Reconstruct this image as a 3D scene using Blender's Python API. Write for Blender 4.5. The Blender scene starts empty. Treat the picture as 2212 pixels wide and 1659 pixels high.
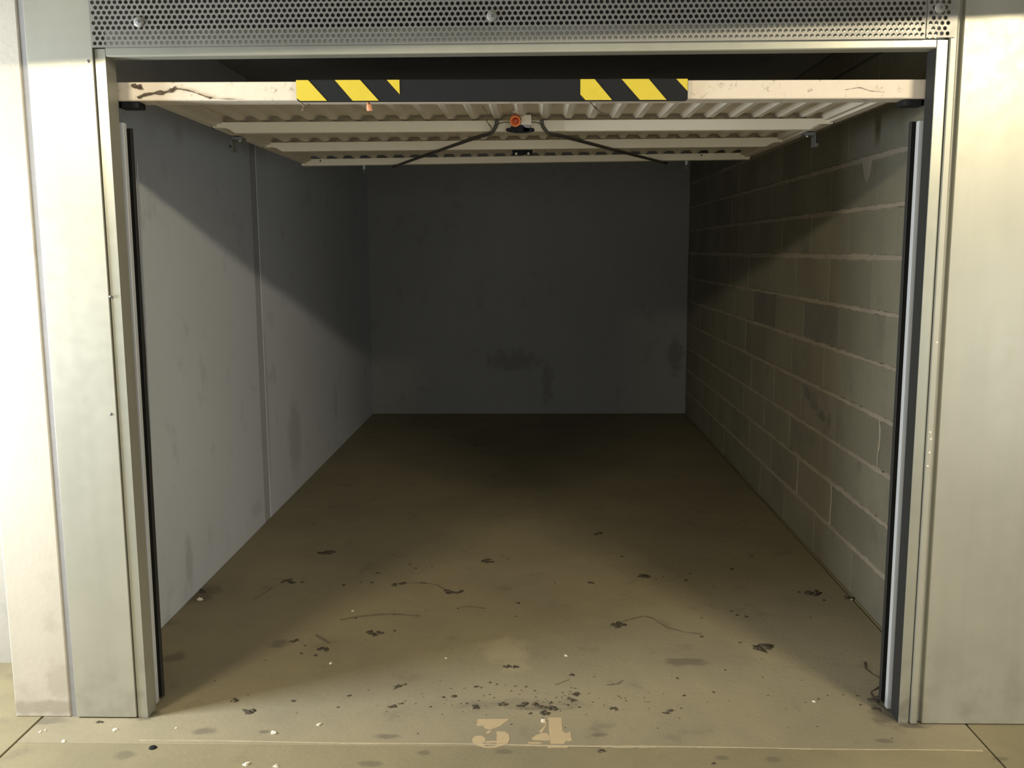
import bpy, math, random
from mathutils import Vector, Matrix, noise
random.seed(7)
S = bpy.context.scene
COL = S.collection
# ---------------------------------------------------------------- camera
F_PX, YAW, PITCH, ROLL = 2018.5, 0.0248, 0.1425, -0.0053
CAM = Vector((0.049, -2.6888, 1.4274))
fw = Vector((-math.sin(YAW)*math.cos(PITCH), math.cos(YAW)*math.cos(PITCH), -math.sin(PITCH)))
rt = Vector((math.cos(YAW), math.sin(YAW), 0)); up = rt.cross(fw)
r2 = math.cos(ROLL)*rt + math.sin(ROLL)*up; u2 = -math.sin(ROLL)*rt + math.cos(ROLL)*up
cd = bpy.data.cameras.new('camera'); cam = bpy.data.objects.new('camera', cd); COL.objects.link(cam)
cd.sensor_fit = 'HORIZONTAL'; cd.sensor_width = 36.0; cd.lens = F_PX/2212*36.0; cd.clip_start = 0.01
M = Matrix((r2, u2, -fw)).transposed().to_4x4(); M.translation = CAM; cam.matrix_world = M
S.camera = cam
# ---------------------------------------------------------------- world, lamps, exposure
wd = bpy.data.worlds.new('world'); S.world = wd; wd.use_nodes = True
wd.node_tree.nodes['Background'].inputs[0].default_value = (0.75, 0.85, 1.0, 1)
wd.node_tree.nodes['Background'].inputs[1].default_value = 0.02
S.view_settings.view_transform = 'Standard'; S.view_settings.look = 'None'
S.view_settings.gamma = 1; S.view_settings.use_curve_mapping = False
S.view_settings.exposure = 0.0
def area(name, loc, target, sx, sy, power, col):
    l = bpy.data.lights.new(name, 'AREA'); l.shape = 'RECTANGLE'; l.size = sx; l.size_y = sy
    l.energy = power; l.color = col
    o = bpy.data.objects.new(name, l); COL.objects.link(o); o.location = loc
    d = (Vector(target)-Vector(loc)).normalized()
    o.rotation_euler = d.to_track_quat('-Z', 'Y').to_euler()
    return o
# two ceiling tube lamps of the corridor, and an added cool area light brightening the left facade
area('tube_lamp_left',  (-2.05, -2.0, 2.25), (-0.9, 0.0, 0.9), 0.42, 0.05, 36, (1.0, 0.88, 0.63))
area('tube_lamp_right', (2.10, -2.0, 2.39), (0.9, 0.0, 0.9), 0.42, 0.05, 48, (1.0, 0.87, 0.62))
area('fill_left', (-2.6, -0.52, 1.30), (-1.3, 0.0, 1.25), 0.6, 1.0, 92, (0.86, 0.93, 1.0))
# added soft fills: one brightens the left wall, one lifts the dark interior
area('fill_right', (2.5, -1.9, 1.0), (-1.3, 1.0, 0.9), 0.7, 0.9, 9, (0.90, 0.95, 1.0))
area('fill_behind', (0.3, -4.8, 1.1), (0.0, 3.0, 1.2), 4.0, 1.5, 54, (0.96, 0.97, 0.95))
# ---------------------------------------------------------------- measured positions on the floor (m)
BIG= [(-0.951,1.579,0.0373,0.03,702,1196),(-1.027,1.201,0.0273,0.0252,623,1256),(-0.653,1.314,0.0105,0.0126,817,1237),(-0.54,1.164,0.027,0.019,861,1263),(-0.294,1.083,0.0362,0.0218,980,1278),(-0.168,1.473,0.0253,0.0285,1054,1212),(-0.557,0.647,0.0247,0.0217,808,1368),(-0.406,0.214,0.0103,0.0124,859,1484),(-0.401,0.084,0.0099,0.0102,849,1525),(-0.047,0.371,0.0097,0.0117,1097,1440),(-0.019,0.365,0.0092,0.011,1113,1442),(-0.139,0.08,0.0098,0.0118,1027,1527),(-0.056,0.101,0.0149,0.0103,1085,1521),(0.008,0.097,0.0138,0.0166,1129,1522),(0.055,0.098,0.0124,0.0148,1161,1522),(0.077,0.048,0.0121,0.0146,1176,1539),(0.097,0.075,0.0196,0.0081,1189,1530),(-0.716,0.516,0.0199,0.0201,701,1399),(-0.731,0.456,0.0084,0.01,684,1415),(-0.215,0.157,0.0101,0.0107,980,1502),(-0.556,0.152,0.0066,0.0079,753,1502),(-0.843,0.576,0.0116,0.0139,635,1384),(0.368,1.905,0.0198,0.0237,1292,1152),(0.529,1.281,0.024,0.0219,1391,1244),(0.29,1.201,0.0142,0.0154,1276,1258),(0.367,0.735,0.0239,0.0287,1335,1351),(0.872,0.535,0.0337,0.0375,1649,1399),(0.294,0.078,0.0108,0.0129,1325,1530),(0.46,0.058,0.0136,0.01,1442,1538),(0.179,0.173,0.0101,0.0121,1243,1499),(0.165,0.133,0.01,0.012,1234,1511),(0.238,-0.174,0.009,0.0093,1298,1622),(-0.849,0.037,0.0201,0.0179,536,1538),(-0.916,0.116,0.0103,0.0124,507,1512),(-1.288,-0.033,0.0091,0.0078,214,1560),(-1.369,1.078,0.0191,0.0229,434,1277),(1.211,1.081,0.0354,0.0278,1757,1281),(1.348,1.034,0.0175,0.021,1837,1291),(1.115,0.09,0.0111,0.0133,1892,1530),(1.149,0.146,0.0248,0.0287,1901,1512)]
SMALL= [(-0.493,1.374,0.0064,0.0077),(-0.662,1.186,0.0102,0.0122),(-0.776,1.158,0.0094,0.0113),(-0.438,1.184,0.0122,0.0146),(-0.79,0.469,0.0067,0.007),(-0.382,0.231,0.0073,0.0071),(-0.377,0.102,0.006,0.0056),(-0.282,0.08,0.0044,0.0041),(-0.249,0.146,0.0065,0.0062),(-0.103,0.25,0.0047,0.0046),(-0.079,0.239,0.0047,0.0046),(-0.145,0.22,0.0072,0.007),(0.033,0.044,0.0063,0.0058),(-0.722,0.115,0.0085,0.008),(-0.26,0.901,0.0057,0.0067),(-0.019,0.959,0.0083,0.0099),(-0.42,1.396,0.0064,0.0077),(-0.528,1.427,0.0065,0.0077),(-0.711,1.191,0.0054,0.0065),(-0.962,1.189,0.0089,0.0106),(-0.62,1.559,0.0052,0.0062),(-0.075,1.503,0.0044,0.0052),(-0.019,0.225,0.0041,0.004),(0.017,0.22,0.0051,0.005),(0.045,0.193,0.0041,0.0039),(-0.168,0.105,0.005,0.0046),(0.05,0.148,0.003,0.003),(-0.655,0.792,0.0061,0.007),(-0.508,0.833,0.005,0.0058),(-0.573,0.074,0.0059,0.0055),(-0.485,0.676,0.0065,0.0073),(-0.025,0.815,0.0049,0.0057),(-0.79,0.535,0.0051,0.0055),(0.457,1.545,0.0088,0.0105),(0.737,1.319,0.0076,0.0091),(0.702,1.23,0.0088,0.0106),(0.928,1.376,0.0098,0.0117),(1.059,1.555,0.0095,0.0114),(0.845,0.841,0.0073,0.0086),(0.878,0.825,0.0085,0.0099),(0.829,0.88,0.0062,0.0073),(0.524,0.289,0.0063,0.0062),(0.628,0.192,0.0066,0.0064),(0.316,0.159,0.0035,0.0034),(0.174,0.308,0.0116,0.0116),(0.547,-0.237,0.0061,0.0051),(0.698,0.354,0.0053,0.0054),(0.507,0.082,0.0039,0.0036),(0.699,0.811,0.0043,0.0049),(0.668,0.636,0.0069,0.0077),(0.575,1.242,0.0048,0.0057),(0.613,1.272,0.0048,0.0057),(0.812,1.149,0.0046,0.0056),(0.187,0.084,0.0064,0.0059),(0.153,0.099,0.0064,0.006),(0.099,0.114,0.0074,0.007),(0.528,0.167,0.006,0.0058),(0.135,1.199,0.0047,0.0057),(0.797,0.579,0.0074,0.008),(1.156,1.097,0.0089,0.0107),(1.234,1.001,0.0087,0.0104),(1.124,0.821,0.0055,0.0064),(1.042,0.178,0.0037,0.0035),(1.074,0.112,0.0054,0.0051),(0.99,0.173,0.0032,0.0031),(1.084,0.174,0.0046,0.0044),(0.951,0.148,0.0041,0.0039)]
CHIPS= [(-1.439,-0.093,0.0056,0.0067,87,1582),(-1.429,-0.082,0.0042,0.0051,98,1578),(-1.22,-0.077,0.0091,0.0109,248,1577),(-1.342,-0.145,0.0075,0.009,137,1602),(-0.735,-0.091,0.0111,0.0133,590,1585),(-0.764,-0.257,0.0098,0.0118,533,1650),(-0.611,-0.037,0.0078,0.0093,688,1566),(-0.667,0.39,0.0073,0.0088,714,1433),(-0.682,0.867,0.0056,0.0067,762,1320),(0.158,0.46,0.0074,0.0089,1223,1417),(0.073,-0.005,0.0085,0.0102,1174,1558),(-1.337,0.98,0.0173,0.0208,433,1296),(0.932,0.131,0.0059,0.007,1757,1516),(1.345,1.009,0.0057,0.0068,1840,1296),(-0.678,-0.268,0.0071,0.0086,596,1655),(-0.267,0.432,0.0049,0.0059,963,1423),(-1.039,-0.063,0.0049,0.0059,380,1573)]
D3= [[(-0.1295,0.0057),(-0.0327,0.0070),(-0.0422,-0.0111),(-0.0570,-0.0357),(-0.0700,-0.0447),(-0.0871,-0.0580),(-0.1028,-0.0517),(-0.1104,-0.0343),(-0.1292,-0.0368)],[(-0.0996,-0.0711),(-0.0815,-0.0601),(-0.0863,-0.0752),(-0.0935,-0.0838)],[(-0.0979,-0.1175),(-0.0993,-0.1280),(-0.1043,-0.1364),(-0.1120,-0.1410),(-0.1207,-0.1412),(-0.1289,-0.1367),(-0.1349,-0.1285),(-0.1376,-0.1181),(-0.1363,-0.1076),(-0.1313,-0.0990),(-0.1235,-0.0942),(-0.1146,-0.0941),(-0.1063,-0.0987),(-0.1004,-0.1071)],[(-0.0690,-0.0685),(-0.0449,-0.0682),(-0.0302,-0.0850),(-0.0273,-0.1103),(-0.0319,-0.1372),(-0.0662,-0.1377),(-0.0662,-0.1108),(-0.0660,-0.0898)],[(-0.1352,-0.1305),(-0.1110,-0.1404),(-0.0931,-0.1564),(-0.0678,-0.1499),(-0.0448,-0.1353),(-0.0319,-0.1372),(-0.0465,-0.1496),(-0.0674,-0.1600),(-0.0970,-0.1625),(-0.1190,-0.1507)],[(-0.0989,-0.1258),(-0.0667,-0.1241),(-0.0664,-0.1324),(-0.0985,-0.1341)]]
D4= [[(0.0879,0.0178),(0.1296,0.0184),(0.1295,-0.0613),(0.1367,-0.0762),(0.1444,-0.0740),(0.1525,-0.0632),(0.1536,-0.0908),(0.1559,-0.1159),(0.1503,-0.1222),(0.1385,-0.1203),(0.1327,-0.1368),(0.0931,-0.1374),(0.0895,-0.0960),(0.0894,-0.0314)],[(0.0364,-0.1114),(0.0494,-0.0881),(0.0669,-0.0773),(0.0843,-0.0770),(0.0893,-0.0960),(0.0902,-0.1189),(0.0472,-0.1175)],[(0.0593,-0.0688),(0.0783,-0.0272),(0.0816,-0.0315),(0.0691,-0.0751)],[(0.0641,0.0016),(0.0742,0.0086),(0.0841,-0.0093),(0.0806,-0.0227),(0.0696,-0.0140)],[(0.0822,-0.1538),(0.0855,-0.1456),(0.1452,-0.1448),(0.1426,-0.1569),(0.0832,-0.1598)],[(0.0258,-0.1302),(0.0472,-0.1278),(0.0686,-0.1316),(0.0686,-0.1369),(0.0280,-0.1375)]]
STRANDS= [[(-0.712,0.773),(-0.655,0.806),(-0.568,0.83),(-0.513,0.836),(-0.41,0.818)],[(-0.573,1.166),(-0.515,1.178),(-0.436,1.19),(-0.372,1.163),(-0.342,1.118),(-0.285,1.07)],[(-0.256,0.906),(-0.225,0.921),(-0.149,0.898)],[(0.377,0.762),(0.435,0.804),(0.474,0.828),(0.507,0.805),(0.549,0.715),(0.612,0.672),(0.67,0.656)],[(-1.113,0.988),(-1.08,1.111)],[(1.196,0.424),(1.18,0.37),(1.189,0.327),(1.201,0.307),(1.205,0.266),(1.168,0.226),(1.135,0.197),(1.13,0.122),(1.146,0.068)],[(-0.774,0.63),(-0.707,0.556)],[(0.115,0.235),(0.163,0.276)],[(0.284,0.237),(0.322,0.244),(0.34,0.272)]]
STAINS= [(-1.129,-0.214,0.037,0.025),(-0.948,-0.081,0.042,0.027),(-0.767,-0.078,0.021,0.014),(-0.04,-0.18,0.03,0.018),(-0.273,-0.188,0.02,0.015),(-0.394,-0.1,0.041,0.019),(0.719,-0.211,0.026,0.017),(0.577,-0.205,0.02,0.015),(0.239,-0.083,0.027,0.016),(1.357,-0.201,0.026,0.012),(1.069,-0.105,0.027,0.016),(-1.229,0.431,0.05,0.047),(-0.898,0.554,0.051,0.041),(0.571,0.416,0.097,0.037),(-0.415,-0.252,0.039,0.017),(0.068,0.077,0.109,0.021)]
# ---------------------------------------------------------------- materials
def lnk(nt, a, b): nt.links.new(a, b)
class N:
    def __init__(s, name):
        s.m = bpy.data.materials.new(name); s.m.use_nodes = True; s.t = s.m.node_tree
        s.b = s.t.nodes['Principled BSDF']
        s.pos = s.t.nodes.new('ShaderNodeNewGeometry').outputs['Position']
    def n(s, t, **k):
        q = s.t.nodes.new(t)
        for a, v in k.items(): setattr(q, a, v)
        return q
    def put(s, q, i, v):
        if hasattr(v, 'links') or isinstance(v, bpy.types.NodeSocket): s.t.links.new(v, q.inputs[i])
        else: q.inputs[i].default_value = v
    def math(s, op, a, b=0.0, clamp=False):
        q = s.n('ShaderNodeMath', operation=op); q.use_clamp = clamp; s.put(q, 0, a); s.put(q, 1, b); return q.outputs[0]
    def vec(s, op, a, b=(0, 0, 0)):
        q = s.n('ShaderNodeVectorMath', operation=op); s.put(q, 0, a); s.put(q, 1, b)
        return q.outputs['Value'] if op == 'LENGTH' else q.outputs[0]
    def noise(s, scale, detail=4, stretch=None, rough=.55, src=None):
        v = src or s.pos
        if stretch: v = s.vec('MULTIPLY', v, stretch)
        q = s.n('ShaderNodeTexNoise'); s.put(q, 'Vector', v); q.inputs['Scale'].default_value = scale
        q.inputs['Detail'].default_value = detail; q.inputs['Roughness'].default_value = rough
        return q.outputs[0]
    def rng(s, v, a, b, c=0., d=1., smooth=True):
        q = s.n('ShaderNodeMapRange'); 
        if smooth: q.interpolation_type = 'SMOOTHSTEP'
        s.put(q, 0, v); q.inputs[1].default_value = a; q.inputs[2].default_value = b
        q.inputs[3].default_value = c; q.inputs[4].default_value = d; return q.outputs[0]
    def mix(s, f, a, b):
        q = s.n('ShaderNodeMix', data_type='RGBA'); s.put(q, 0, f)
        for i, v in ((6, a), (7, b)):
            if isinstance(v, tuple): v = (*v, 1) if len(v) == 3 else v
            s.put(q, i, v)
        return q.outputs[2]
    def mul(s, a, f):
        q = s.n('ShaderNodeVectorMath', operation='SCALE'); s.put(q, 0, a); s.put(q, 3, f); return q.outputs[0]
    def bump(s, h, strength=.3, dist=.005):
        q = s.n('ShaderNodeBump'); q.inputs['Strength'].default_value = strength; q.inputs['Distance'].default_value = dist
        s.put(q, 'Height', h); s.t.links.new(q.outputs[0], s.b.inputs['Normal'])
    def fin(s, col, rough=.8, metal=0., spec=.5):
        s.put(s.b, 'Base Color', (*col, 1) if isinstance(col, tuple) and len(col) == 3 else col)
        s.put(s.b, 'Roughness', rough); s.b.inputs['Metallic'].default_value = metal
        s.b.inputs['Specular IOR Level'].default_value = spec
        return s.m
def stains(k, lst, axes='xy', warp=.8, wscale=17):
    """mask of soft irregular marks: (u, v, ru, rv, strength)"""
    ns = k.n('ShaderNodeTexNoise'); k.put(ns, 'Vector', k.pos); ns.inputs['Scale'].default_value = wscale; ns.inputs['Detail'].default_value = 3
    off = k.mul(k.vec('SUBTRACT', ns.outputs['Color'], (.5, .5, .5)), warp*2)
    tot = 0.0
    for (u, v, ru, rv, st) in lst:
        c = {'xy': (u, v, 0), 'yz': (0, u, v), 'xz': (u, 0, v)}[axes]
        r = {'xy': (1/ru, 1/rv, 0), 'yz': (0, 1/ru, 1/rv), 'xz': (1/ru, 0, 1/rv)}[axes]
        q = k.vec('MULTIPLY', k.vec('SUBTRACT', k.pos, c), r)
        d = k.vec('LENGTH', k.vec('ADD', q, off))
        tot = k.math('MAXIMUM', tot, k.rng(d, 1.15, .45, 0, st))
    return tot
def concrete(name, base, alt, dark, sc=2.5, marks=None, axes='xy', rough=.85, bump=.25, stretch=None, fine=.12, warp=.8, pale=None):
    k = N(name)
    big = k.rng(k.noise(sc, 5, stretch), .35, .68)
    col = k.mix(big, base, alt)
    f = k.noise(90, 3); f2 = k.noise(14, 5)
    col = k.mul(col, k.math('ADD', 1-fine, k.math('MULTIPLY', k.math('ADD', f, f2), fine)))
    blot = k.rng(k.noise(6, 6), .58, .74, 0, .35)
    col = k.mix(blot, col, dark)
    if pale: col = k.mix(stains(k, pale, axes, .9, 12), col, tuple(x*1.5 for x in base))
    if marks: col = k.mix(stains(k, marks, axes, warp), col, dark)
    k.bump(k.math('ADD', k.noise(60, 5), k.math('MULTIPLY', k.noise(8, 4), 1.5)), bump, .004)
    return k.fin(col, rough)
def galv(name, base=(.52, .54, .51), rough=.42, metal=.55, grime=.5, streak=.25):
    k = N(name)
    sp = k.n('ShaderNodeTexVoronoi'); k.put(sp, 'Vector', k.pos); sp.inputs['Scale'].default_value = 45
    st = k.rng(k.noise(9, 5, (1.0, 1.0, .09)), .4, .75)
    cl = k.rng(k.noise(5, 4), .35, .7)
    c = k.mix(k.math('MULTIPLY', st, streak), base, tuple(x*.62 for x in base))
    c = k.mix(k.math('MULTIPLY', cl, .3), c, tuple(x*.8 for x in base))
    c = k.mul(c, k.math('ADD', .96, k.math('MULTIPLY', k.n('ShaderNodeSeparateColor').outputs[0], 0.0)))
    # splash dirt in the lowest 30 cm
    z = k.n('ShaderNodeSeparateXYZ'); k.put(z, 0, k.pos)
    low = k.math('MULTIPLY', k.rng(z.outputs[2], .32, 0., 0, 1), k.rng(k.noise(11, 5), .4, .68))
    c = k.mix(k.math('MULTIPLY', low, grime), c, (.17, .155, .12))
    r = k.math('ADD', rough, k.math('MULTIPLY', k.math('SUBTRACT', k.noise(25, 4), .5), .16))
    return k.fin(c, r, metal)
def plain(name, base, rough=.6, metal=0., var=.15, sc=30, dirt=None, spec=.5):
    k = N(name)
    c = k.mul(k.mix(0.0, base, base), k.math('ADD', 1-var, k.math('MULTIPLY', k.noise(sc, 4), 2*var)))
    if dirt: c = k.mix(k.math('MULTIPLY', k.rng(k.noise(dirt[1], 7, None, .7), dirt[2], dirt[2]+.12), dirt[3]), c, dirt[0])
    return k.fin(c, rough, metal, spec)
# ---------------------------------------------------------------- mesh building
class MB:
    def __init__(s): s.v = []; s.f = []
    def poly(s, vs, fs):
        o = len(s.v); s.v += [tuple(p) for p in vs]; s.f += [tuple(i+o for i in q) for q in fs]; return s
    def box(s, x0, x1, y0, y1, z0, z1):
        return s.poly([(x0,y0,z0),(x1,y0,z0),(x1,y1,z0),(x0,y1,z0),(x0,y0,z1),(x1,y0,z1),(x1,y1,z1),(x0,y1,z1)],
            [(0,3,2,1),(4,5,6,7),(0,1,5,4),(1,2,6,5),(2,3,7,6),(3,0,4,7)])
    def prism(s, pts, fn, a, b):
        """pts 2-D outline, fn(p, t) -> 3-D point"""
        n = len(pts); vs = [fn(p, a) for p in pts]+[fn(p, b) for p in pts]
        fs = [tuple(range(n)), tuple(range(2*n-1, n-1, -1))]+[(i, i+n, (i+1) % n+n, (i+1) % n) for i in range(n)]
        return s.poly(vs, fs)
    def tube(s, path, r, n=8, flat=1.0, caps=True):
        path = [Vector(p) for p in path]; rs = r if isinstance(r, (list, tuple)) else [r]*len(path)
        vs = []; fs = []
        for i, p in enumerate(path):
            d = (path[min(i+1, len(path)-1)]-path[max(i-1, 0)]).normalized()
            a = d.cross(Vector((0, 0, 1)))
            if a.length < .01: a = Vector((1, 0, 0))
            a.normalize(); b = a.cross(d).normalized()
            for j in range(n):
                t = 2*math.pi*j/n; vs.append(p+a*math.cos(t)*rs[i]+b*math.sin(t)*rs[i]*flat)
        for i in range(len(path)-1):
            for j in range(n): fs.append((i*n+j, i*n+(j+1) % n, (i+1)*n+(j+1) % n, (i+1)*n+j))
        if caps: fs += [tuple(range(n-1, -1, -1)), tuple((len(path)-1)*n+j for j in range(n))]
        return s.poly(vs, fs)
    def lathe(s, prof, c, ax, n=20, caps=True):
        """prof [(r, h)] turned about axis ax through c"""
        ax = Vector(ax).normalized(); a = ax.orthogonal().normalized(); b = ax.cross(a); c = Vector(c)
        vs = [c+ax*h+(a*math.cos(2*math.pi*j/n)+b*math.sin(2*math.pi*j/n))*r for r, h in prof for j in range(n)]
        fs = [(i*n+j, i*n+(j+1) % n, (i+1)*n+(j+1) % n, (i+1)*n+j) for i in range(len(prof)-1) for j in range(n)]
        if caps: fs += [tuple(range(n-1, -1, -1)), tuple((len(prof)-1)*n+j for j in range(n))]
        return s.poly(vs, fs)
    def lump(s, c, rx, ry, rz, seed=0, nu=10, nv=5, rag=.35, rot=0.):
        vs = []; fs = []; cr, sr = math.cos(rot), math.sin(rot)
        for i in range(nv+1):
            ph = math.pi*i/nv
            for j in range(nu):
                th = 2*math.pi*j/nu
                d = Vector((math.sin(ph)*math.cos(th), math.sin(ph)*math.sin(th), math.cos(ph)))
                k = 1+rag*2*noise.noise(d*1.7+Vector((seed*3.1, seed, 0)))
                x, y, z = d.x*rx*k, d.y*ry*k, max(d.z*rz*k, -rz*.3)
                vs.append((c[0]+x*cr-y*sr, c[1]+x*sr+y*cr, c[2]+z))
        for i in range(nv):
            for j in range(nu): fs.append((i*nu+j, (i+1)*nu+j, (i+1)*nu+(j+1) % nu, i*nu+(j+1) % nu))
        return s.poly(vs, fs)
    def map(s, fn): s.v = [tuple(fn(*p)) for p in s.v]; return s
    def build(s, name, mat, parent=None, bevel=0., smooth=False, label=None, kind=None):
        me = bpy.data.meshes.new(name); me.from_pydata(s.v, [], s.f); me.validate(); me.update()
        o = bpy.data.objects.new(name, me); COL.objects.link(o); me.materials.append(mat)
        import bmesh
        b = bmesh.new(); b.from_mesh(me); bmesh.ops.recalc_face_normals(b, faces=b.faces); b.to_mesh(me); b.free()
        if smooth: me.polygons.foreach_set('use_smooth', [True]*len(me.polygons))
        if bevel:
            q = o.modifiers.new('bevel', 'BEVEL'); q.width = bevel; q.segments = 2; q.limit_method = 'ANGLE'
        if parent:
            o.parent = parent; P = parent
            o.matrix_parent_inverse = WM(P).inverted()
        if label: o['label'] = label
        if kind: o['kind'] = kind
        return o
def WM(o):
    return (WM(o.parent) @ o.matrix_parent_inverse if o.parent else Matrix()) @ Matrix.Translation(o.location)
def thing(name, label, cat, loc=(0, 0, 0), group=None):
    o = bpy.data.objects.new(name, None); COL.objects.link(o); o.location = loc; o.empty_display_size = .1
    return tag(o, label, cat, group)
def tag(o, label, cat, group=None):
    o['label'] = label; o['category'] = cat
    if group: o['group'] = group
    return o
def struct(o): o['kind'] = 'structure'; return o
# ---------------------------------------------------------------- dimensions (metres; facade plane y = 0, floor z = 0)
XL, XR, YB = -1.382, 1.364, 5.424
ZC = 2.28
M_floor = concrete('floor_concrete', (.315, .268, .165), (.26, .224, .145), (.10, .085, .06), 1.6,
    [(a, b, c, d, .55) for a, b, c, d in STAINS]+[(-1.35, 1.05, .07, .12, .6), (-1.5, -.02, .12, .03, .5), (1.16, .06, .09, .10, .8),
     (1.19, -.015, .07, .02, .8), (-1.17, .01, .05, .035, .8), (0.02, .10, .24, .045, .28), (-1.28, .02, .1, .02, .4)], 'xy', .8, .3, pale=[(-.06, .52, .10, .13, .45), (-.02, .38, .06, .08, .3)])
M_floor2 = concrete('corridor_concrete', (.275, .232, .130), (.225, .192, .112), (.10, .085, .06), 1.9,
    [(a, b, c, d, .5) for a, b, c, d in STAINS if b < 0]+[(.95, -.5, .08, .05, .4)], 'xy', .8, .3)
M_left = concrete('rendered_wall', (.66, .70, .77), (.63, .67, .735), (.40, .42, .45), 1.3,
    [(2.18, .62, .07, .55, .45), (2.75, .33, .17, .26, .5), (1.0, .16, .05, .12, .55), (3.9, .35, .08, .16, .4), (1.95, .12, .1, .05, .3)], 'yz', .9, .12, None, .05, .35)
M_back = concrete('back_wall_concrete', (.33, .333, .31), (.305, .308, .288), (.20, .20, .19), .9,
    [(-.15, .47, .28, .10, .7), (.16, .28, .06, .2, .6), (1.27, .50, .09, .17, .75), (.9, 1.4, .5, .4, .05)], 'xz', .9, .12)
M_strip = plain('darker_render_strip', (.46, .475, .50), .9, 0, .1, 8)
M_ceil = concrete('ceiling_concrete', (.30, .30, .30), (.26, .26, .26), (.07, .07, .07), 1.5)
M_corr = concrete('corridor_wall_paint', (.42, .39, .33), (.36, .34, .29), (.2, .2, .18), 1.2)
M_pillar = concrete('pillar_plaster', (.50, .455, .37), (.45, .41, .34), (.3, .26, .2), 2.2, [(-1.47, .03, .14, .03, .7), (-1.42, .12, .05, .07, .35)], 'xz', .85, .2, None, .08)
M_galv = galv('galvanised_sheet', (.46, .452, .375), .42, .35, .3)
M_mesh = galv('perforated_sheet_steel', (.31, .30, .27), .45, .35, .3)
M_galv2 = galv('galvanised_frame', (.42, .42, .35), .36, .4, .6, .15)
M_rail = galv('guide_rail_steel', (.74, .77, .80), .4, .2, .3, .1)
M_dark = plain('dark_and_shaded_steel', (.028, .028, .026), .7, .1)
M_black = plain('black_rubber', (.010, .011, .013), .75, 0, .1, spec=.25)
M_gap = plain('grey_joint_sealant', (.26, .25, .24), .9)
M_white = plain('cream_door_paint', (.68, .60, .49), .5, 0, .06, 40, ((.16, .12, .09), 34, .565, .7))
M_under = plain('beige_door_sheet', (.58, .52, .41), .5, 0, .06, 18, ((.2, .17, .13), 20, .62, .5))
M_brace = plain('beige_brace_paint', (.74, .68, .53), .45, 0, .05, 18, ((.25, .2, .15), 60, .70, .4))
M_yellow = plain('hazard_yellow', (.62, .49, .03), .5, 0, .08, 30, ((.10, .08, .03), 42, .62, .85))
M_orange = plain('orange_plastic', (.75, .21, .06), .45, 0, .08)
M_rod = plain('oiled_steel_rod', (.07, .068, .055), .5, .5)
M_steel = plain('zinc_bracket', (.22, .23, .24), .4, .7)
M_dirt = plain('dark_dirt', (.075, .060, .038), .95, 0, .4, 90)
M_chip = plain('white_plaster', (.80, .74, .62), .8, 0, .1)
M_paint = plain('yellowed_white_paint', (.50, .385, .225), .75, 0, .10, 60, ((.30, .24, .15), 50, .64, .7))
M_mortar = concrete('mortar', (.40, .345, .27), (.34, .30, .24), (.2, .18, .14), 5, None, 'xy', .95, .4)
M_mortar_dark = plain('recessed_mortar', (.17, .155, .125), .95)
M_web = plain('dusty_cobweb', (.15, .115, .08), .95)
M_washer = plain('translucent_washer', (.30, .295, .265), .45, 0, .05)
M_leaf = plain('dried_leaf_skin', (.62, .27, .14), .7, 0, .2)
def block_mat():
    k = N('concrete_block')
    oi = k.n('ShaderNodeObjectInfo').outputs['Random']
    v = k.math('ADD', .90, k.math('MULTIPLY', oi, .18))
    c = k.mix(k.rng(k.noise(3.5, 5), .35, .7), (.26, .245, .178), (.222, .208, .157))
    c = k.mul(k.mul(c, v), k.math('ADD', .84, k.math('MULTIPLY', k.noise(120, 4), .32)))
    c = k.mix(k.rng(k.noise(7, 6), .62, .74, 0, .3), c, (.12, .11, .09))
    k.bump(k.noise(140, 5), .5, .004)
    return k.fin(c, .95)
M_block = block_mat()
M_block_dark = concrete('dark_concrete_block', (.20, .185, .155), (.18, .165, .14), (.12, .11, .10), 5, None, 'yz', .95, .5)
M_block_mark = concrete('stamped_concrete_block', (.27, .245, .20), (.235, .215, .175), (.09, .085, .07), 5,
    [(1.80, .73, .05, .04, .5), (1.70, .70, .09, .03, .4), (1.58, .665, .09, .025, .55), (1.46, .665, .03, .05, .45)], 'yz', .95, .4, None, .12, .9)

# ---------------------------------------------------------------- setting
fl = struct(MB().box(-7, 7, -6, 6, -.14, -.010).build('floor', M_gap))
G = .0035
def slab(x0, x1, y0, y1, m):
    MB().box(x0, x1, y0, y1, -.05, 0).build('concrete_slab', m, fl, .0015)
slab(-1.482+G, 1.352-G, -.152, 5.6, M_floor)
slab(-1.482+G, 1.352-G, -6, -.1535, M_floor2)
for x0, x1 in ((-7, -1.482-G), (1.352+G, 7)): slab(x0, x1, -6, 6, M_floor2)
# raised light bead of mortar along the joint in front of the opening
b = MB(); n = 260; vs = []; fs = []
for i in range(n+1):
    x = -1.12+2.45*i/n; yc = -.134-.0095*(x+1.1)-.002*math.sin(x*9)
    w = (.0016+.0026*min(1, (i/n)*9))*.45+.0030*max(0, noise.noise(Vector((x*14, 0, 0)))+.2)+.010*max(0, noise.noise(Vector((x*3.3, 5, 0)))-.22)
    if .22 < x < .42: w += .006*math.sin((x-.22)/.2*math.pi)
    up_ = w*(1.1+.5*noise.noise(Vector((x*40, 2, 0)))); dn = w*(1.+.5*noise.noise(Vector((x*40, 8, 0))))
    vs += [(x, yc-dn, .0002), (x, yc-dn*.3, .0016), (x, yc+up_*.3, .0016), (x, yc+up_, .0002)]
for i in range(n):
    for j in range(3): fs.append((i*4+j, i*4+4+j, i*4+5+j, i*4+1+j))
b.poly(vs, fs).build('joint_bead', plain('light_joint_mortar', (.40, .335, .215), .9, 0, .25, 60), fl)

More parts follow.
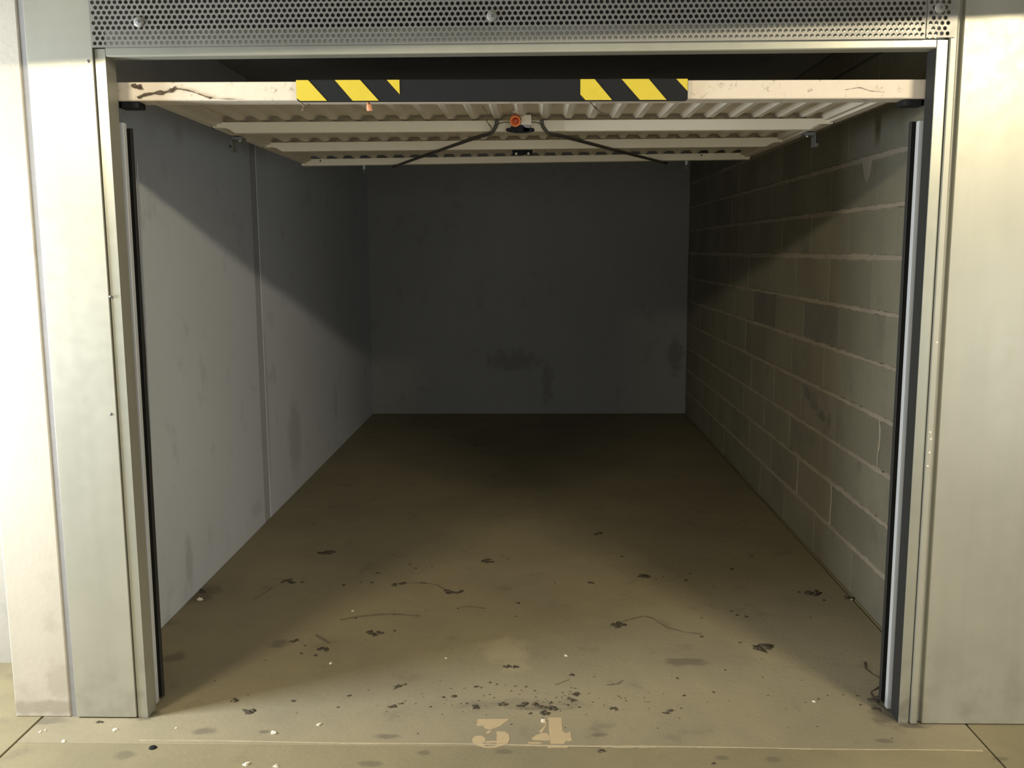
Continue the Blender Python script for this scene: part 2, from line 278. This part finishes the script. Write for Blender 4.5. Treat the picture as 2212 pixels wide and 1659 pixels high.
# left wall: smooth rendered panels with a shallow dark joint between them
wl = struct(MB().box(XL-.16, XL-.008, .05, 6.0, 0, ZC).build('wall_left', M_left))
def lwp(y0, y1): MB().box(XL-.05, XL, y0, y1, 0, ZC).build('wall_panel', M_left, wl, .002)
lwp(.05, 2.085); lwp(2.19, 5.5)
MB().box(XL-.05, XL-.003, 2.08, 2.2, 0, ZC).build('filler_strip', M_strip, wl)
wb = struct(MB().box(XL-.16, XR+.2, YB, YB+.15, 0, ZC).build('wall_back', M_back))
ce = struct(MB().box(XL-.16, XR+.2, .05, YB+.15, ZC, ZC+.2).build('ceiling', M_ceil))
# right wall of concrete blocks
wr = struct(MB().box(XR+.006, XR+.2, .05, 6.0, 0, ZC).build('wall_right', M_mortar_dark))
H = [0.0, .200, .397, .583, .787, .988, 1.183, 1.393, 1.582, 1.775, 1.97, 2.165, ZC]
ph = [.55, .852, 1.038, .845, 1.040, .858, 1.012, .780, 1.03, .83, 1.04, .80]
for r in range(12):
    y = ph[r]-.53*2; z0, z1 = H[r]+(.007 if r else .001), H[r+1]-.007
    kk = 0
    while y < YB:
        a, c = max(y+.0025, .06), min(y+.5275, YB-.001)
        if c-a > .03:
            jx = random.uniform(-.0015, .0015); jz = random.uniform(-.002, .002)
            m = M_block
            if (r == 5 and 1.33 < y < 1.45): m = M_block_dark
            if (r == 3 and 1.33 < y < 1.45): m = M_block_mark
            if r == 5 and 2.3 < y < 2.5: m = M_block_dark
            ob = MB().box(XR+jx, XR+.12, a, c, z0+jz, z1+jz).build('concrete_block', m, wr, .003)
            if m is M_block_dark: ob['label'] = 'darker grey concrete block'
            if m is M_block_mark: ob['label'] = 'concrete block with a faded dark stamp'
        y += .53; kk += 1
# smeared light bed joints
for r in range(1, 11):
    z = H[r]; n = 420; vs = []; fs = []
    for i in range(n+1):
        y = .12+(YB-.13)*i/n
        big = .5+.5*noise.noise(Vector((y*1.6, r*7.7, 0)))
        w1 = .0075+.006*big+.0065*noise.noise(Vector((y*22, r*3.3, 1)))+.004*noise.noise(Vector((y*60, r, 5)))
        w2 = .0075+.006*big+.0065*noise.noise(Vector((y*18, r*5.1, 9)))+.004*noise.noise(Vector((y*60, r, 9)))
        if r == 7: w1 += .008*max(0, noise.noise(Vector((y*3, 1, 1)))+.2); w2 += .006
        x = XR-.0045
        vs += [(XR+.001, y, z-w2), (x, y, z-w2*.7), (x, y, z+w1*.7), (XR+.001, y, z+w1)]
    for i in range(n):
        for j in range(3): fs.append((i*4+j, i*4+4+j, i*4+5+j, i*4+1+j))
    MB().poly(vs, fs).build('mortar_joint', M_mortar, wr)
for (y, r) in ((1.382, 1), (1.912, 1), (.85, 3)):
    vs = []; fs = []; n = 30
    for i in range(n+1):
        z = H[r]+(H[r+1]-H[r])*i/n; w = .005+.0025*noise.noise(Vector((z*40, y, 0))); yy = y+.006*math.sin(i*.25)
        vs += [(XR+.001, yy-w, z), (XR-.003, yy, z), (XR+.001, yy+w, z)]
    for i in range(n):
        for j in range(2): fs.append((i*3+j, i*3+3+j, i*3+4+j, i*3+1+j))
    MB().poly(vs, fs).build('mortar_joint', M_mortar, wr)
MB().prism([(1.06, 1.775), (1.17, 1.775), (1.135, 1.70), (1.11, 1.685), (1.085, 1.71)], lambda p, t: (t, p[0], p[1]), XR-.006, XR+.002).build('mortar_dab', M_mortar, wr, .002)

# front: masonry behind the sheet-metal facing, pillar, corridor shell
wf = struct(MB().box(XL-.16, -1.195, .012, .14, 0, 2.6).box(1.20, 2.6, .012, .14, 0, 2.6).box(-1.195, 1.20, .03, .12, 2.20, 2.6).build('wall_front', M_corr))
pl = struct(MB().box(-1.565, -1.392, .0, .4, 0, 2.6).build('wall_pillar', M_pillar, None, .004))
MB().box(-1.392, -1.371, .004, .013, 0, 2.6).build('joint_strip', M_gap, pl)
nb = struct(MB().box(-3.4, -1.565, .38, .5, 0, 2.6).build('wall_neighbour', M_corr))
struct(MB().box(-6.5, 6.5, -5.2, -5.0, 0, 2.6).build('wall_opposite', M_corr))
struct(MB().box(-6.5, 6.5, -5.2, .6, 2.6, 2.8).build('ceiling_corridor', M_corr))
struct(MB().box(6.4, 6.6, -5.2, .6, 0, 2.6).build('wall_corridor_end', M_corr))
struct(MB().box(-6.6, -6.4, -5.2, .6, 0, 2.6).build('wall_corridor_start', M_corr))
# unseen sloping pipe added above the picture to shade the facade top
dp = MB().tube([(-3.0, -.55, 2.085), (-1.4, -.55, 2.135), (1.4, -.55, 2.235), (3.0, -.55, 2.292)], .10, 24)
tag(dp.build('light_blocker', M_gap, None, 0, True), 'unseen grey pipe running under the corridor ceiling in front of the garage', 'blocker')

# ---------------------------------------------------------------- facade sheet metal
t = thing('facade_panel', 'narrow galvanised sheet panel left of the garage opening', 'panel', (-1.28, 0, 0))
MB().box(-1.370, -1.1835, -.006, .010, .004, 2.55).build('sheet', M_galv, t, .0015)
for x, z in ((-1.197, 1.955), (-1.20, .955), (-1.178, 1.30)):
    MB().lathe([(.0045, 0), (.0042, .002), (.002, .0035)], (x, -.0055, z), (0, -1, 0), 12).build('screw', M_steel, t, 0, True)
t = thing('facade_panel', 'wide galvanised sheet panel right of the garage opening', 'panel', (1.8, 0, 0))
prof = [(1.183, .0115), (1.183, -.010), (1.197, -.011), (1.2015, -.009), (1.204, -.003), (1.2055, .007), (1.216, .0085), (1.217, -.006), (1.2185, -.008), (2.55, -.008), (2.55, .0115)]
MB().prism(prof, lambda p, z: (p[0], p[1], z), .004, 2.55).build('sheet', M_galv, t)
for x, z in ((1.194, 1.16), (1.190, .9), (1.193, .88), (1.191, .84), (1.188, .80)):
    MB().lathe([(.0035, 0), (.003, .0015), (.001, .002)], (x, -.0105, z), (0, -1, 0), 8).build('paint_drip', M_chip, t, 0, True)

# fixed steel door frame
t = thing('door_frame', 'galvanised steel door frame around the garage opening', 'frame', (0, 0, 0))
def post(s):
    o = MB().box(*sorted((s*1.150, s*1.1805)), 0, .004, 0, 1.990).build('post', M_galv2, t, .001)
    MB().box(*sorted((s*1.150, s*1.1535)), .004, .062, 0, 1.992).build('post_return', M_dark if s > 0 else M_galv, o)  # shade painted in: right return near black, left return keeps the galvanised colour
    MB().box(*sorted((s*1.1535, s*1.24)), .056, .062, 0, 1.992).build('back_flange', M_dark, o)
for s in (-1, 1): post(s)
MB().prism([(0, 1.9925), (0, 1.971), (.003, 1.968), (.05, 1.968), (.05, 2.037), (.003, 2.037), (.003, 1.9925)], lambda p, x: (x, p[0], p[1]), -1.149, 1.149).build('header_channel', M_galv2, t, .001)
for s in (-1, 1):
    xt, xb = (-1.154, -1.163) if s < 0 else (1.1515, 1.1515)
    w = .018; n = 2
    def rail(x0, x1, y0, y1, ztop, m, nm, par):
        b = MB(); b.box(x0, x1, y0, y1, 0.004, ztop); b.map(lambda x, y, z: (x+(xb-xt)*(1-z/1.8), y, z)); return b.build(nm, m, par, .001)
    if s < 0: r = rail(-1.166, -1.146, .080, .100, 1.800, M_rail, 'guide_rail', t)
    else: r = rail(1.1445, 1.168, .080, .100, 1.786, M_rail, 'guide_rail', t)
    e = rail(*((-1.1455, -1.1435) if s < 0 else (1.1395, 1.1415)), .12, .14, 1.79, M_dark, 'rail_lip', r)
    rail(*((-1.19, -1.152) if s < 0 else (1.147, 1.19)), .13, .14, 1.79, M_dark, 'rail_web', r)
MB().tube([(-1.142, .15, 1.69), (-1.148, .15, 1.2), (-1.158, .15, .6)], .0022, 6).build('balance_cable', M_steel, t)

# perforated ventilation sheet over the opening
def perforated(x0, x1, y, z0, rows, pitch=.0157, rad=.0054, th=.0015, m0=.010, z_first=.0105, shift=0.):
    rh = pitch*.866; vs = []; fs = []; n = 12
    cols = int((x1-x0-.004)/pitch)
    mb = MB()
    zb = z0
    def quad(a, b_, c, d): mb.poly([(a, y, c), (b_, y, c), (b_, y, d), (a, y, d)], [(0, 1, 2, 3)])
    zc0 = z0+z_first
    quad(x0, x1, z0, zc0-rh/2)
    for r in range(rows):
        zc = zc0+r*rh; off = (pitch/2 if (r % 2) else 0)+.002
        cc = cols-(1 if r % 2 else 0)
        xs = x0+off
        quad(x0, xs, zc-rh/2, zc+rh/2); quad(xs+cc*pitch, x1, zc-rh/2, zc+rh/2)
        for c in range(cc):
            cx = xs+(c+.5)*pitch; V = []
            for j in range(n):
                a = 2*math.pi*(j+.5)/n; V.append((cx+rad*math.cos(a), y, zc+rad*math.sin(a)))
            for j in range(n):
                a = 2*math.pi*(j+.5)/n; dx, dz = math.cos(a), math.sin(a)
                k = min((pitch/2)/max(abs(dx), 1e-6), (rh/2)/max(abs(dz), 1e-6)); V.append((cx+dx*k, y, zc+dz*k))
            for j in range(n):
                a = 2*math.pi*(j+.5)/n; V.append((cx+rad*math.cos(a), y+th, zc+rad*math.sin(a)))
            V += [(cx+sx*pitch/2, y, zc+sz*rh/2) for sx, sz in ((1, 1), (-1, 1), (-1, -1), (1, -1))]
            F = [(j, n+j, n+(j+1) % n, (j+1) % n) for j in range(n)]+[(j, (j+1) % n, 2*n+(j+1) % n, 2*n+j) for j in range(n)]
            # corner triangles where a ring edge cuts a cell corner
            for ci, (sx, sz) in enumerate(((1, 1), (-1, 1), (-1, -1), (1, -1))):
                ang = math.atan2(sz*rh/2, sx*pitch/2) % (2*math.pi); j = int((ang/(2*math.pi)*n-.5) % n)
                F.append((n+j, 3*n+ci, n+(j+1) % n))
            mb.poly(V, F)
    return mb
gt = thing('ventilation_grille', 'long perforated galvanised sheet across the top of the garage opening', 'grille', (0, -.012, 1.99))
perforated(-1.1825, 1.1145, -.012, 1.991, 19).build('perforated_sheet', M_mesh, gt)
MB().box(-1.1825, 1.1145, -.0105, -.009, 1.991, 1.9975).build('folded_edge', M_mesh, gt)
g2 = thing('ventilation_grille', 'short perforated sheet offcut lapped over the right end of the long grille', 'grille', (1.15, -.015, 1.99))
perforated(1.1135, 1.1945, -.0155, 1.9925, 19).build('perforated_sheet', M_mesh, g2)
for x, z, p, y in ((-1.045, 2.057, gt, -.0125), (-.067, 2.062, gt, -.0125), (1.146, 2.069, g2, -.016)):
    w = MB().lathe([(.0145, 0), (.0145, .0015), (.012, .004), (.006, .0055)], (x, y, z), (0, -1, 0), 24).build('washer', M_washer, p, 0, True)
    MB().lathe([(.0045, 0), (.0042, .0025), (.0025, .0035)], (x, y-.0055, z), (0, -1, 0), 6).build('screw', M_steel, w)

# ---------------------------------------------------------------- raised up-and-over door
def TW(x, y, z): return (x, y, z+x*(-.0065+.0135*min(max(y, 0), 2)/1.95)-.001)
gd = thing('garage_door', 'cream up-and-over garage door raised flat under the ceiling', 'door', (0, .08, 1.85))
def D(mb, nm, m, par=None, **k): return mb.map(TW).build(nm, m, par or gd, **k)
b = MB()
b.prism([(.074, 1.906), (.074, 1.857), (.077, 1.854), (.150, 1.854), (.150, 1.859), (.082, 1.861), (.082, 1.906)], lambda p, x: (x, p[0], p[1]), -1.158, 1.160)
lip = D(b, 'bottom_rail', M_white, bevel=.001)
# ribbed sheet, narrow ribs towards the room
P = .0813; vs = []; fs = []; prof = []
x = -1.085-.02
zr, zp = 1.8765, 1.891
xs = [(-1.084, zr)]
x = -1.058+.013
while x < 1.03:
    xs += [(x, zr), (x+.012, zp), (x+P-.030, zp), (x+P-.018, zr)]; x += P
xs += [(1.084, zr)]
for (x, z) in xs: vs += [(x, .15, z), (x, 1.93, z)]
for i in range(len(xs)-1): fs.append((i*2, i*2+1, i*2+3, i*2+2))
D(MB().poly(vs, fs), 'ribbed_sheet', M_under)
D(MB().box(-1.085, 1.085, .08, 1.95, 1.894, 1.897), 'outer_skin', M_under)
for s in (-1, 1):
    # side members: step profile
    pr = [(1.086, 1.857), (1.056, 1.857), (1.054, 1.865), (1.038, 1.865), (1.038, 1.893), (1.086, 1.893)]
    D(MB().prism(pr, lambda p, y: (s*p[0], y, p[1]), .12, 1.93), 'side_member', M_under, bevel=.0015)
def brace(Y, z0, z1, ht, xe):
    c = .06
    pr = [(-xe, z1), (xe, z1), (xe, z1-.018), (xe-.045, z1-.019), (xe-.062, z1-.026), (xe-.078, z0), (-xe+.078, z0), (-xe+.062, z1-.026), (-xe+.045, z1-.019), (-xe, z1-.018)]
    o = D(MB().prism(pr, lambda p, y: (p[0], y, p[1]), Y, Y+.034), 'cross_brace', M_brace, bevel=.0015)
    for s in (-1, 1): D(MB().box(*sorted((s*(xe+.0005), s*(xe+.004))), Y+.002, Y+.03, z1-.018, z1), 'end_cap', M_dark, o)
brace(.63, 1.834, 1.871, 0, 1.072); brace(1.24, 1.838, 1.874, 0, 1.072)
rr = D(MB().box(-1.083, 1.083, 1.93, 1.975, 1.846, 1.8775), 'rear_rail', M_brace, bevel=.002)
for x in (-.99, .85): D(MB().lathe([(.004, 0), (.003, .001)], (x, 1.9295, 1.868), (0, -1, 0), 10), 'rivet', M_dark, rr)
# bumper strip with hazard stripes
bp = D(MB().prism([(-.632, 1.909), (.484, 1.909), (.484, 1.852), (.478, 1.8485), (-.626, 1.8485), (-.632, 1.854)], lambda p, y: (p[0], y, p[1]), .062, .0745), 'bumper_strip', M_black, bevel=.0012)
zt, zb_ = 1.9078, 1.8505
def stripe(pts):
    D(MB().prism(pts, lambda p, y: (p[0], y, p[1]), .0606, .0625), 'yellow_stripe', M_yellow, bp)
def u(px, z): return -.632+(px-648)/(1480-648)*1.116
for P_ in ([(648, 0), (674, 0), (713, 1), (656, 1), (648, .87)], [(731, 0), (785, 0), (824, 1), (768, 1)], [(842, 0), (869, 0), (869, .70)],
           [(1253, 0), (1283, 0), (1320, 1), (1264, 1), (1253, .73)], [(1340, 0), (1397, 0), (1435, 1), (1379, 1)], [(1455, 0), (1479, 0), (1479, .58)]):
    stripe([(u(a, 0), zt+(zb_-zt)*f) for a, f in P_])
# lock with orange key cylinder, handle plate and two locking rods
lk = D(MB().box(.004, .038, .58, .625, 1.846, 1.882), 'lock_case', M_brace, bevel=.001)
D(MB().box(.010, .034, .575, .60, 1.826, 1.848), 'latch', M_steel, lk, bevel=.001)
D(MB().prism([(-.049, 1.832), (-.046, 1.838), (-.034, 1.839), (-.026, 1.848), (.010, 1.848), (.018, 1.841), (.046, 1.838), (.050, 1.832), (.046, 1.828), (.02, 1.824), (-.015, 1.824), (-.04, 1.828)], lambda p, y: (p[0], y, p[1]), .575, .60), 'handle_plate', M_black, bevel=.0015)
ax = (0.02, -1, -.42)
kn = D(MB().lathe([(.0135, -.004), (.0175, .0), (.0182, .030), (.0178, .033), (.0145, .033), (.0135, .010), (.0, .009)], (-.0155, .560, 1.866), ax, 22, False), 'key_cylinder', M_orange, smooth=True)
D(MB().lathe([(.006, .009), (.0055, .026), (.0, .027)], (-.0155, .560, 1.866), ax, 12, False), 'plug', plain('dark_orange_core', (.42, .10, .05), .6), kn)
D(MB().lump((-.018, .545, 1.886), .005, .005, .008, 3), 'tag_loop', M_chip, kn)
def rod(pts, r=.0058):
    P0 = [Vector(p) for p in pts]; out = []
    for i in range(len(P0)-1):
        for k in range(8): out.append(P0[i].lerp(P0[i+1], k/8))
    out.append(P0[-1])
    for _ in range(3): out = [out[0]]+[(out[i-1]+out[i]*2+out[i+1])/4 for i in range(1, len(out)-1)]+[out[-1]]
    return MB().tube(out, r, 10)
ra = D(rod([(-.080, .600, 1.857), (-.084, .600, 1.845), (-.098, .606, 1.825), (-.14, .66, 1.822), (-.642, 1.97, 1.838)], .0062), 'locking_rod', M_rod, smooth=True)
rb = D(rod([(.074, .600, 1.857), (.078, .600, 1.845), (.095, .606, 1.823), (.14, .66, 1.822), (.69, 1.97, 1.836)], .0062), 'locking_rod', M_rod, smooth=True)
D(MB().tube([(-.078, .604, 1.856), (-.055, .604, 1.861), (.05, .604, 1.861), (.072, .604, 1.856)], .0014, 6), 'link_wire', M_rod, lk)
for x, p in ((-.080, ra), (.074, rb)): D(MB().box(x-.007, x+.007, .59, .61, 1.852, 1.866), 'pivot', M_rod, p, bevel=.001)
bx = D(MB().box(-.049, .040, 1.54, 1.57, 1.846, 1.870), 'rod_guide', M_black, bevel=.001)
for x in (-.032, .022): D(MB().lathe([(.006, 0), (.004, .003)], (x, 1.54, 1.849), (0, -1, 0), 10), 'bolt', M_chip, bx)
# hinge brackets and rollers on the sides, spring hooks at the rear
for s in (-1, 1):
    h = D(MB().box(*sorted((s*1.046, s*1.088)), .88, .93, 1.842, 1.853).box(*sorted((s*1.084, s*1.088)), .88, .93, 1.80, 1.85), 'hinge_bracket', M_steel, bevel=.001)
    D(MB().lathe([(.004, 0), (.004, .004)], (s*1.062, .905, 1.842), (0, 0, -1), 10), 'bolt', M_chip, h)
    D(MB().lathe([(.013, 0), (.013, .012)], (s*1.089, .905, 1.812), (s, 0, 0), 14), 'roller', M_steel, h)
    k = D(MB().box(s*.783-.007, s*.783+.007, 1.955, 1.972, 1.826, 1.852), 'spring_hook', M_steel, bevel=.001)
    D(MB().tube([(s*.783, 1.96, 1.83), (s*.783, 1.96, 1.815), (s*.783+.005, 1.96, 1.808)], .003, 8), 'hook_pin', M_steel, k)
    k = D(MB().box(*sorted((s*1.10, s*1.158)), .085, .135, 1.836, 1.853).box(*sorted((s*1.150, s*1.157)), .085, .12, 1.836, 1.89), 'corner_roller_bracket', M_black, bevel=.001)
    D(MB().tube([(s*1.115, .09, 1.853), (s*1.112, .088, 1.848), (s*1.11, .088, 1.838)], .0018, 6), 'pin', M_steel, k)

# ---------------------------------------------------------------- dirt, webs and small litter
def strand(pts, r, mat, name='dust_strand', lift=.0015, flat=.35, seed=1):
    P0 = [Vector((*p, lift)) if len(p) == 2 else Vector(p) for p in pts]; out = []; rs = []
    for i in range(len(P0)-1):
        for k in range(10): out.append(P0[i].lerp(P0[i+1], k/10))
    out.append(P0[-1])
    for _ in range(2): out = [out[0]]+[(out[i-1]+out[i]*2+out[i+1])/4 for i in range(1, len(out)-1)]+[out[-1]]
    for i, p in enumerate(out):
        rs.append(r*max(.2, .75+.9*noise.noise(Vector((i*.13, seed*9, 0)))+.5*noise.noise(Vector((i*.6, seed*5, 3)))))
    return MB().tube(out, rs, 6, flat)
STL = ['long dark dust strand lying left of centre on the garage floor', 'wavy dark strand behind the long dust strand, ending in a clump',
 'short faint strand on the floor just right of the wavy strand', 'thin curved dust strand on the right half of the garage floor',
 'short faint dust strand on the shaded floor at the left', 'thin black wire kinked on the floor beside the right door post',
 'short slanting dust strand in front of the left shadow edge', 'tiny faint strand behind the painted number four', 'small hooked strand right of the painted number four']
STR = [.0060, .0036, .0036, .0042, .003, .0032, .006, .0016, .0022]
for i, p in enumerate(STRANDS):
    o = strand(p, STR[i], M_web, seed=i+1).build('dust_strand' if i != 5 else 'loose_wire', M_dirt if i == 5 else M_web)
    tag(o, STL[i], 'dust' if i != 5 else 'wire')
BL = {(702,1196): 'dark dirt clump deep in the garage, near the left shadow', (623,1256): 'dark flat dirt clump nearest the left wall in mid garage',
 (861,1263): 'dark clump at the left end of the wavy dust strand', (980,1278): 'dark clump at the right end of the wavy dust strand',
 (1054,1212): 'isolated oval dirt clump near the centre of the garage', (808,1368): 'oval dark dirt clump in front of the long dust strand',
 (859,1484): 'upright dark crumb of dirt left of the painted number, further back', (849,1525): 'small dark pellet left of the painted number three',
 (1097,1440): 'left one of two dark dirt crumbs on the pale floor patch', (1113,1442): 'right one of two dark dirt crumbs on the pale floor patch',
 (1027,1527): 'dark dirt crumb behind the painted number three', (1085,1521): 'dark clump in the dirt row between the two painted digits, left one',
 (1129,1522): 'dark clump in the middle of the dirt row behind the painted digits', (1161,1522): 'dark clump in the dirt row right behind the number four',
 (1176,1539): 'dark crumb touching the top of the painted number four', (1189,1530): 'long flat smear of dirt just behind the number four',
 (701,1399): 'brown flake of debris at the edge of the left shadow', (635,1384): 'dark crumb inside the left shadow edge',
 (1292,1152): 'faint dirt clump farthest back on the garage floor', (1391,1244): 'elongated dirt clump right of centre, far back',
 (1276,1258): 'small flat clump left of the elongated far clump', (1335,1351): 'dark clump at the left end of the curved dust strand',
 (1649,1399): 'largest dark debris clump, on the right near the shadow', (1325,1530): 'dark crumb on the threshold right of the number four',
 (1442,1538): 'flat dark crumb on the threshold, farther right', (1243,1499): 'rear one of two black crumbs right behind the number four',
 (1234,1511): 'front one of two black crumbs right behind the number four', (1298,1622): 'dark crumb in the corridor in front of the joint line',
 (536,1538): 'brown dead insect-like clump on the threshold left of centre', (507,1512): 'dark crumb behind the brown clump at the left threshold',
 (214,1560): 'small dark crumb in front of the left metal panel', (434,1277): 'dark fluff heap against the left wall',
 (1757,1281): 'scattered dark dirt patch beside the right block wall', (1837,1291): 'dark crumb touching the base of the right block wall',
 (1892,1530): 'dark crumb near the foot of the right guide rail', (1901,1512): 'dark fluff heap at the foot of the right guide rail'}
for i, (x, y, rx, ry, px, py) in enumerate(BIG):
    if (px, py) in BL:
        mb = MB(); nn = 5
        for q in range(nn):
            a = (q/(nn-1)-.5)*1.5 if nn > 1 else 0
            mb.lump((x+a*rx+random.uniform(-.15, .15)*rx, y+random.uniform(-.8, .8)*ry, .0006), rx*random.uniform(.25, .5), max(ry*random.uniform(.4, .8), rx*.3), random.uniform(.0015, .004), i*7+q, 9, 4, .6, random.uniform(0, 3))
        tag(mb.build('dirt_clump', M_dirt, None, 0, True), BL[(px, py)], 'dirt', 'dirt clumps on the garage floor')
mb = MB()
for i, (x, y, rx, ry) in enumerate(SMALL+[(q[0], q[1], q[2], q[3]) for q in BIG if (q[4], q[5]) not in BL]):
    for q in range(3):
        mb.lump((x+random.uniform(-.6, .6)*rx, y+random.uniform(-.6, .6)*ry, .0004), rx*random.uniform(.35, .7), ry*random.uniform(.4, .8), random.uniform(.001, .0025), i*3+q, 8, 4, .5, random.uniform(0, 3))
for i in range(150):
    x = random.gauss(.03, .28) if i < 90 else random.uniform(-1.1, 1.1); y = random.gauss(.12, .06) if i < 90 else random.uniform(-.1, 1.4)
    r = random.uniform(.0012, .003); mb.lump((x, y, .0003), r*1.4, r, .001, i, 6, 4, .4)
o = mb.build('dirt_crumbs', M_dirt, None, 0, True); o['kind'] = 'stuff'; tag(o, 'fine dark crumbs of dirt scattered over the garage floor', 'dirt')
CL = ['white plaster chip farthest left on the corridor floor', 'tiny white chip beside the leftmost plaster chip', 'white crumbled chip in front of the left metal panel',
 'white chip in the corridor left of the black bottle cap', 'white chip on the threshold between the joint line and the left post', 'white chip at the bottom edge of the picture, left of centre',
 'white chip on the threshold halfway to the painted number three', 'round white pebble on the lit garage floor left of centre', 'tiny white speck behind the long dust strand',
 'small white chip on the floor right of centre', 'white chip at the top left of the painted number four', 'crumpled white scrap lying at the foot of the left wall',
 'small white chip near the right door post', 'tiny pale chip at the base of the right block wall', 'second white chip at the bottom edge of the picture', 'tiny pale chip on the floor behind the number three',
 'faint pale chip just in front of the left post']
for i, (x, y, rx, ry, px, py) in enumerate(CHIPS):
    mb = MB(); r = rx
    for q in range(3): mb.lump((x+random.uniform(-.4, .4)*r, y+random.uniform(-.4, .4)*r, .001), r*random.uniform(.45, .8), r*random.uniform(.4, .7), r*.45, i*5+q, 8, 5, .5, random.uniform(0, 3))
    o = mb.build('plaster_chip' if i != 11 else 'paper_scrap', M_chip); tag(o, CL[i], 'chip' if i != 11 else 'scrap', 'white plaster chips on the floor' if i != 11 else None)
cp = MB().lathe([(.0, .0045), (.0085, .0045), (.0105, .003), (.0112, .0004)], (-1.063, -.177, 0), (0, 0, 1), 18, False)
tag(cp.build('bottle_cap', M_black, None, 0, True), 'small flat black cap on the corridor floor at lower left', 'cap')
# painted bay number: worn digits, 0.4 mm of paint
pn = thing('painted_number', 'worn cream number 34 painted on the floor at the threshold', 'marking', (.01, -.07, 0))
for nm, Ds in (('digit_three', D3), ('digit_four', D4)):
    mb = MB()
    for k_, P_ in enumerate(Ds):
        # roughen the outline
        out = []
        for i in range(len(P_)):
            a, c = Vector(P_[i]), Vector(P_[(i+1) % len(P_)]); L = max(1, int((c-a).length/.004))
            for q in range(L):
                p = a.lerp(c, q/L); out.append((p.x+.0011*noise.noise(Vector((p.x*300, p.y*300, 1))), p.y+.0022*noise.noise(Vector((p.x*300, p.y*300, 7)))))
        mb.prism(out, lambda p, z: (p[0], p[1], z), .0001, .0006+.00005*k_)
    mb.build(nm, M_paint, pn)
# cobwebs on the door edge and a shrivelled leaf hanging from it
def web(pts, r, seed, nm, lab):
    mb = strand(pts, r, M_web, seed=seed, flat=.6)
    if r > .004:
        for q in range(14):
            a = Vector(pts[q % len(pts)]).lerp(Vector(pts[(q+1) % len(pts)]), random.random()) if q % len(pts) < len(pts)-1 else Vector(pts[-1])
            mb.lump((a.x+random.uniform(-1, 1)*r*.6, a.y, a.z+random.uniform(-1, 1)*r*.5), r*random.uniform(.25, .6), .001, r*random.uniform(.2, .5), q+seed, 8, 5, .7)
    tag(mb.build(nm, M_web), lab, 'cobweb', 'cobwebs on the raised door')
yf = .071
web([(-1.095, yf, 1.868), (-1.075, yf, 1.876), (-1.05, yf, 1.880), (-1.02, yf, 1.882), (-1.0, yf, 1.886), (-.985, yf, 1.890)], .0085, 4, 'cobweb', 'thick brown cobweb at the left end of the white door edge')
web([(-1.00, yf, 1.886), (-.99, yf, 1.893), (-.975, yf, 1.892), (-.94, yf, 1.885), (-.91, yf, 1.874), (-.885, yf, 1.865)], .0042, 6, 'cobweb', 'thin cobweb strand arching right of the thick one on the door edge')
web([(-1.11, yf, 1.902), (-1.095, yf, 1.899), (-1.085, yf, 1.896)], .010, 7, 'cobweb', 'small brown tuft at the top left corner of the door edge')
web([(-.90, yf, 1.868), (-.87, yf, 1.864), (-.83, yf, 1.862), (-.79, yf, 1.860)], .0014, 8, 'cobweb', 'faint cobweb thread along the lower left door edge')
web([(-.62, .066, 1.848), (-.612, .068, 1.838), (-.618, .07, 1.828), (-.60, .072, 1.845)], .0055, 9, 'cobweb', 'dark tuft hanging under the left hazard stripe')
web([(.21, .10, 1.848), (.225, .13, 1.838), (.24, .15, 1.828), (.262, .17, 1.822)], .004, 10, 'cobweb', 'dark tuft hanging under the right hazard stripe')
web([(-.11, .20, 1.856), (-.10, .3, 1.852), (-.108, .45, 1.845), (-.098, .6, 1.842), (-.108, .62, 1.828)], .0022, 11, 'cobweb', 'grey cobweb running back to the left locking rod')
web([(-.02, .1, 1.85), (-.016, .25, 1.856), (-.018, .5, 1.870)], .0009, 12, 'cobweb', 'fine thread from the black bumper to the orange key cylinder')
web([(.93, yf, 1.872), (.97, yf, 1.878), (1.0, yf, 1.868), (1.04, yf, 1.864)], .0011, 13, 'cobweb', 'thin thread near the right end of the white door edge')
lf = MB().lump((0, 0, 0), .0085, .004, .019, 5, 12, 8, .35)
lf.map(lambda x, y, z: (x-.427+.25*(-z), y+.085, z*1.05+1.829+.004))
tag(lf.build('dried_leaf', M_leaf, None, 0, True), 'shrivelled orange-brown leaf hanging below the left hazard stripe', 'leaf')
